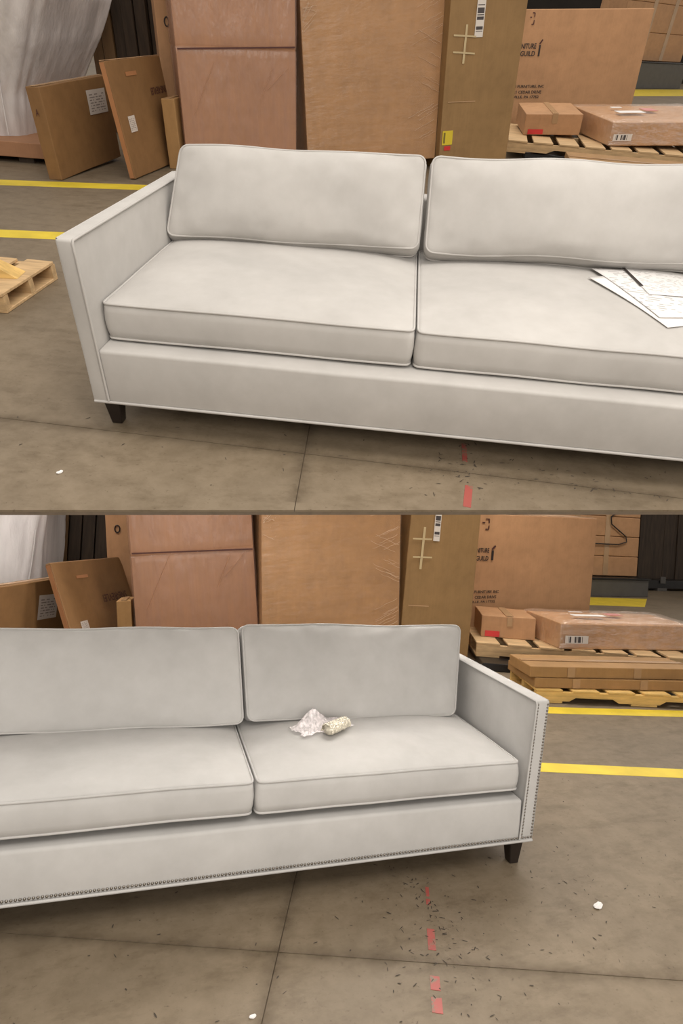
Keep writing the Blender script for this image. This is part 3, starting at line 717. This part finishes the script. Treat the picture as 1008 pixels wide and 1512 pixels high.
pallet(HI, [2.66, 5.45, 0, -.12, 0, 0, 1.75, .78, .10], 'low wooden pallet under the long flat cartons behind the plain sofa', 'pallet_wood', 6)
pallet(LO, [3.50, 1.80, 0, -.24, 0, 0, 1.6, .56, .10], 'yellowish low pallet under the long flat cartons beside the nailhead arm', 'pallet_wood_yellow', 6)
pallet(HI, [-2.03, .93, 0, .0, 0, 0, 1.16, .53, .10], 'wooden pallet corner at the left edge beside the plain sofa', 'pallet_wood', 6)
for M, p, lb in ((HI, [2.45, 7.0, 0, -.10, 0, 0, 2.6, 1.5, .07], 'black wrapped base under the pallet behind the plain sofa'),
                 (LO, [3.54, 2.63, 0, -.372, 0, 0, 2.1, .88, .07], 'black wrapped base under the pallet right of the nailhead sofa')):  # black wrap, extended forward so its colour also paints the shaded gap
    t = thing('wrapped_base', lb, 'crate', M @ frame(p)); wd, dp, ht = p[6:9]
    bm = bmesh.new(); hexa(bm, box8(0, wd, 0, dp, 0, ht - .001), .01, 2); bm_obj('body', bm, 'black_plastic', t)
    for i in range(4): box_obj('strap', (wd * (i + .5) / 4 - .02, wd * (i + .5) / 4 + .02, -.004, 0.0, .004, ht - .004), 'black_plastic', t, bev=0)
# wood offcut on the left pallet
M = HI @ frame([-1.20, 1.09, .101, .15, 0, 0])
bm = bmesh.new(); vs = [bm.verts.new(c) for c in ((0, 0, 0), (.30, 0, 0), (.30, .12, 0), (0, .12, 0), (0, .02, .10), (.12, .02, .10), (.12, .10, .10), (0, .10, .10))]
for f in ((3, 2, 1, 0), (4, 5, 6, 7), (0, 1, 5, 4), (1, 2, 6, 5), (2, 3, 7, 6), (3, 0, 4, 7)): bm.faces.new([vs[i] for i in f])
tag(bm_obj('wood_block', bm, 'pallet_wood_yellow', None, M), 'wedge shaped wood offcut on the pallet at the left edge', 'wood block')

# ------------------------------------------------------------------ sheeted pile, racks, plinths
def sheeted_pile(M, cx, cy, rx, ry, z0, prof, label, seed):
    t = thing('sheeted_load', label, 'covered load', M @ Matrix.Translation((cx, cy, z0)))
    V = []; Fc = []; nz = 40; na = 96; H = prof[-1][0]
    def w_at(z):
        for (a_, wa), (b2, wb) in zip(prof[:-1], prof[1:]):
            if z <= b2: return wa + (wb - wa) * (z - a_) / (b2 - a_)
        return prof[-1][1]
    for j in range(nz + 1):
        z = H * j / nz; k = w_at(z)
        for i in range(na):
            a_ = 2 * math.pi * i / na; c_, s_ = math.cos(a_), math.sin(a_)
            e = .32; x = math.copysign(abs(c_) ** e, c_); y = math.copysign(abs(s_) ** e, s_)
            f = 1 + .055 * noise.noise(Vector((x * 3.2 + z * .9 + seed, y * 3.2, z * .5))) + .03 * noise.noise(Vector((x * 11 - z * 1.7, y * 11, z * .8 + seed)))
            V.append((x * rx * k * f, y * ry * (.5 + .5 * k) * f, z))
    for j in range(nz):
        for i in range(na):
            l = (i + 1) % na; Fc.append((j * na + i, j * na + l, (j + 1) * na + l, (j + 1) * na + i))
    Fc.append(tuple(nz * na + i for i in range(na)))
    mesh_obj('plastic_sheet', V, Fc, 'white_sheeting', t, smooth=True)
    # raised pleats
    rr = random.Random(seed)
    for i in range(9):
        x = rx * rr.uniform(-.2, .95); y = -ry * (.5 + .5 * w_at(.5)) * 1.01; top = rr.uniform(.8, 1.5); dx = rr.uniform(-.35, .05)
        V2, F2 = tube([(x + dx * (1 - k / 8) ** 1.4, y * (1 + .01 * math.sin(k)), top * k / 8 + .03) for k in range(9)], .007, n=5)
        mesh_obj('pleat', V2, F2, 'white_sheeting', t, smooth=True)
    return t
sheeted_pile(HI, -3.45, 5.35, .98, .85, .175, [(0, .72), (.35, .82), (.75, 1.08), (1.1, 1.26), (2.0, 1.32)], 'white plastic sheeted load at the far left of the upper scene', 3)
sheeted_pile(LO, -1.25, 4.75, 1.0, .68, .0, [(0, .9), (.5, 1.02), (1.2, 1.03), (1.9, 1.0)], 'white plastic sheeted load at the far left of the lower scene', 8)
t = carton(HI, [-4.2, 4.38, .05, 0, 0, 0, 1.80, 1.6, .125], 'kraft_red', 'low brown carton under the white sheeted load at the left edge', 'long flat cartons')
for i in range(3): box_obj('skid', (.1 + .7 * i, .25 + .7 * i, .05, 1.5, -.05, 0), 'dark_timber', t, bev=0)

def rack(M, x0, x1, y, h, n, label, base=False, light_first=True):
    t = thing('timber_rack', label, 'rack', M @ Matrix.Translation((x0, y, 0))); w_ = (x1 - x0) / n; rr = random.Random(int(abs(x0) * 100) + n)
    for i in range(n):
        d0 = rr.uniform(0, .12); gp = .012
        box_obj('upright', (i * w_, (i + 1) * w_ - gp, d0, d0 + .1, 0, h - rr.uniform(0, .08)), 'brown_timber' if (light_first and i < 2) or i == n + 3 else 'dark_timber', t, bev=.006)
    box_obj('backing', (0, x1 - x0, .25, .28, 0, h), 'dark_wall', t)
    box_obj('crossbar', (0, x1 - x0, .23, .25, h * .45, h * .45 + .08), 'black_plastic', t)
    if base:
        box_obj('base_beam', (-.15, x1 - x0, -.35, -.05, 0.05, .22), 'black_plastic', t); box_obj('base_foot', (.5, .75, -.36, -.1, 0, .06), 'grey_steel', t); box_obj('bracket', (.55, .68, -.38, -.35, .16, .30), 'grey_steel', t)
    return t
rack(HI, -2.75, -1.75, 6.5, 2.3, 7, 'dark upright timbers behind the flat cartons of the upper scene')
rack(LO, -.52, .50, 5.62, 2.4, 7, 'dark upright timbers behind the flat cartons of the lower scene')
rack(LO, 10.35, 13.2, 8.3, 2.5, 8, 'dark timber rack on a black base at the right edge of the lower scene', True, False)

def far_stack(M, x0, x1, y, z0, h, label, nrows, strap=False):
    t = thing('stacked_carton', label, 'carton', M @ Matrix.Translation((x0, y, z0))); rh = h / nrows; wd = x1 - x0
    for i in range(nrows):
        bm = bmesh.new(); hexa(bm, box8(0, wd, 0, 1.0, i * rh + .004, (i + 1) * rh - .004), .012, 1); bm_obj('tier', bm, 'kraft_light', t)
    for i in range(2): box_obj('tape', (wd * (.35 + .3 * i), wd * (.40 + .3 * i), -.006, -.001, .02, h - .02), 'tape', t, bev=0)
    if strap:
        a_ = 1.02 - .3
        V, Fc = tube([(wd * .30, -.03, .60), (wd * .78, -.03, .605), (wd * .86, -.03, .66), (wd * .85, -.03, .76), (wd * .70, -.03, .98), (wd * .69, -.03, 1.12), (wd * .80, -.03, 1.3)], .012)
        mesh_obj('loose_strap', V, Fc, 'ink', t, smooth=True)
    return t
far_stack(HI @ frame([8.0, 23.5, 0, .69, 0, 0]), -.8, 3.0, .25, .74, 2.2, 'brown tiered carton on the grey plinth at the upper right edge', 3)
far_stack(LO, 7.3, 9.62, 7.25, .36, 1.5, 'brown tiered carton with a loose strap on the grey plinth, right', 4, True)
def plinth(M, ext_, label):
    t = thing('steel_plinth', label, 'plinth', M @ Matrix.Translation((ext_[0], ext_[2], 0))); wd = ext_[1] - ext_[0]; dp = ext_[3] - ext_[2]; h = ext_[4]
    box_obj('body', (0, wd, 0, dp, 0, h - .03), 'grey_steel', t, bev=.01); box_obj('top_lip', (-.03, wd + .03, -.03, dp, h - .03, h), 'black_plastic', t, bev=.006)
    return t
plinth(HI @ frame([8.0, 23.5, 0, .69, 0, 0]), (-.9, 3.1, 0, 1.3, .73), 'grey steel plinth behind the yellow line at the upper right edge')
plinth(LO, (7.3, 9.72, 7.05, 8.3, .35), 'grey steel plinth with a dark lip in the lower scene, right')

# ------------------------------------------------------------------ papers on the plain sofa
def sheet(M, quad, label, mat, z, bend, group='printed papers', bar=False):
    q = [Vector(c) for c in quad]; n_ = 14; V = []; Fc = []
    for j in range(n_ + 1):
        for i in range(n_ + 1):
            u, v = i / n_, j / n_; p = q[0].lerp(q[1], u).lerp(q[3].lerp(q[2], u), v)
            xx, yy = p.x, p.y
            uu = (xx - 1.1105) / 1.3355; vv = (yy - .084) / .916
            e = lambda s: max(0.0, 1 - (2 * abs(s - .5)) ** 3.2) ** .75
            V.append((xx, yy, .441 + .038 * e(uu) * e(vv) + .0045 + z + bend * (u - .5) ** 2 + .003 * math.sin(u * 4 + v * 3)))
    N = (n_ + 1) ** 2
    for j in range(n_):
        for i in range(n_): a_ = j * (n_ + 1) + i; Fc.append((a_, a_ + 1, a_ + n_ + 2, a_ + n_ + 1))
    o = mesh_obj('paper_sheet', V, Fc, mat, None, M, smooth=True); tag(o, label, 'paper', group)
    md = o.modifiers.new('thickness', 'SOLIDIFY'); md.thickness = .0006; md.offset = 1
    return o
sheet(HI, [(1.765, .675, 0), (1.935, .235, 0), (2.22, .36, 0), (2.05, .80, 0)], 'lowest white sheet with its tip nearest the seat front', 'paper_white', 0.0, .01)
sheet(HI, [(1.80, .80, 0), (1.925, .30, 0), (2.24, .38, 0), (2.12, .84, 0)], 'white printed sheet on top of the others on the seat', 'sheet_print', .004, .012)
s3 = sheet(HI, [(1.925, .845, 0), (1.95, .52, 0), (2.26, .55, 0), (2.235, .85, 0)], 'printed sheet with a black bar nearest the back cushion', 'sheet_print', .008, .006)
V, Fc = [], []
pa, pb = Vector((1.932, .835, .492)), Vector((1.945, .60, .494))
bm = bmesh.new(); d = (pb - pa); n_ = Vector((-d.y, d.x, 0)).normalized() * .006
hexa(bm, [pa + n_, pa - n_, pb - n_, pb + n_] + [v + Vector((0, 0, .0012)) for v in (pa + n_, pa - n_, pb - n_, pb + n_)])
bm_obj('printed_bar', bm, 'ink', s3)

# ------------------------------------------------------------------ packet of nails and plastic bag on the nailhead sofa
def seat2_z(x, y):
    uu = (x - 1.104) / 1.031; vv = (y - .025) / .695; e = lambda s: max(0.0, 1 - (2 * abs(s - .5)) ** 3.2) ** .75
    return .414 + .036 * e(uu) * e(vv) + .003
c0 = Vector((1.422, .295)); c1 = Vector((1.528, .372)); ax = (c1 - c0); L = ax.length; zc = seat2_z(*(c0 + ax / 2))
Mp = Matrix.Translation((c0.x, c0.y, zc)) @ Matrix.Rotation(math.atan2(ax.y, ax.x), 4, 'Z')
t = thing('nail_packet', 'clear packet filled with small nailheads lying on the seat', 'packet', Mp)
V, Fc = [], []; ns, na = 14, 14
for i in range(ns + 1):
    f = i / ns; r_ = .024 * (min(1, f / .08, (1 - f) / .08) ** .5 if 0 < f < 1 else .05)
    for k in range(na):
        a_ = 2 * math.pi * k / na; rr = r_ * (1 + .12 * noise.noise(Vector((f * 6, math.cos(a_) * 2, math.sin(a_) * 2))))
        V.append((f * L, rr * 1.15 * math.cos(a_), .022 + rr * .9 * math.sin(a_)))
for i in range(ns):
    for k in range(na): l = (k + 1) % na; Fc.append((i * na + k, i * na + l, (i + 1) * na + l, (i + 1) * na + k))
Fc.append(tuple(range(na))[::-1]); Fc.append(tuple(ns * na + k for k in range(na)))
mesh_obj('pouch', V, Fc, 'nail_cream', t, smooth=True)
VV, FF = [], []; rr = random.Random(5)
for i in range(230):
    f = rr.uniform(.03, .97); a_ = rr.uniform(-.5, 3.6); r_ = .0235
    c_ = Vector((f * L, r_ * 1.15 * math.cos(a_), .022 + r_ * .9 * math.sin(a_)))
    dome(VV, FF, c_, (rr.uniform(-.4, .4), math.cos(a_), math.sin(a_)), .0052)
mesh_obj('nailheads', VV, FF, 'nail_cream', t, smooth=True, kind='stuff')
V, Fc = [], []; nx, ny = 30, 22
B0 = Vector((1.29, .40)); U = Vector((.235, .075)); W2 = Vector((.05, -.12)); 
for j in range(ny + 1):
    for i in range(nx + 1):
        u, v = i / nx, j / ny; sh = .85 + .3 * noise.noise(Vector((u * 3, v * 3, 2)))
        p = B0 + U * (u + .06 * noise.noise(Vector((u * 5, v * 5, 7)))) + W2 * v * sh
        pk = math.exp(-((u - .45) / .2) ** 2 - (v / .35) ** 2) * .055
        zz = seat2_z(p.x, p.y) + .004 + pk + abs(noise.noise(Vector((u * 7, v * 7, 4)))) * .012 + abs(noise.noise(Vector((u * 17, v * 15, 9)))) * .005
        V.append((p.x, p.y, zz))
for j in range(ny):
    for i in range(nx): a_ = j * (nx + 1) + i; Fc.append((a_, a_ + 1, a_ + nx + 2, a_ + nx + 1))
o = mesh_obj('plastic_bag', V, Fc, 'film_bag', None, LO, smooth=True); tag(o, 'crumpled clear plastic bag with pinkish tint beside the nail packet', 'bag')

# ------------------------------------------------------------------ floor litter
def chip(M, x, y, s, label, mat='paper_white', name='paper_scrap', rot=0.0, cat='scrap'):
    V = []; Fc = []; n_ = 6
    for j in range(n_ + 1):
        for i in range(n_ + 1):
            u, v = i / n_ - .5, j / n_ - .5; k = 1 - .35 * abs(v) * abs(u) * 4
            V.append((u * s * k, v * s * .6 * k, .002 + s * .18 * (u * u * 4) * .6 + s * .1 * abs(noise.noise(Vector((u * 5, v * 5, x))))))
    for j in range(n_):
        for i in range(n_): a_ = j * (n_ + 1) + i; Fc.append((a_, a_ + 1, a_ + n_ + 2, a_ + n_ + 1))
    o = mesh_obj(name, V, Fc, mat, None, M @ Matrix.Translation((x, y, 0.001)) @ Matrix.Rotation(rot, 4, 'Z')); tag(o, label, cat)
    md = o.modifiers.new('thickness', 'SOLIDIFY'); md.thickness = .003
chip(HI, -.017, -.284, .022, 'white scrap on the floor left of the plain sofa', rot=.9)
chip(HI, -1.62, 2.02, .16, 'white paper scrap beside the yellow line at the left edge', rot=.3)
chip(LO, 2.306, -.246, .045, 'pale scrap on the floor right of the nailhead sofa', rot=.4)
chip(LO, 1.045, -.42, .018, 'tiny pale chip on the floor at the bottom edge', rot=.2)
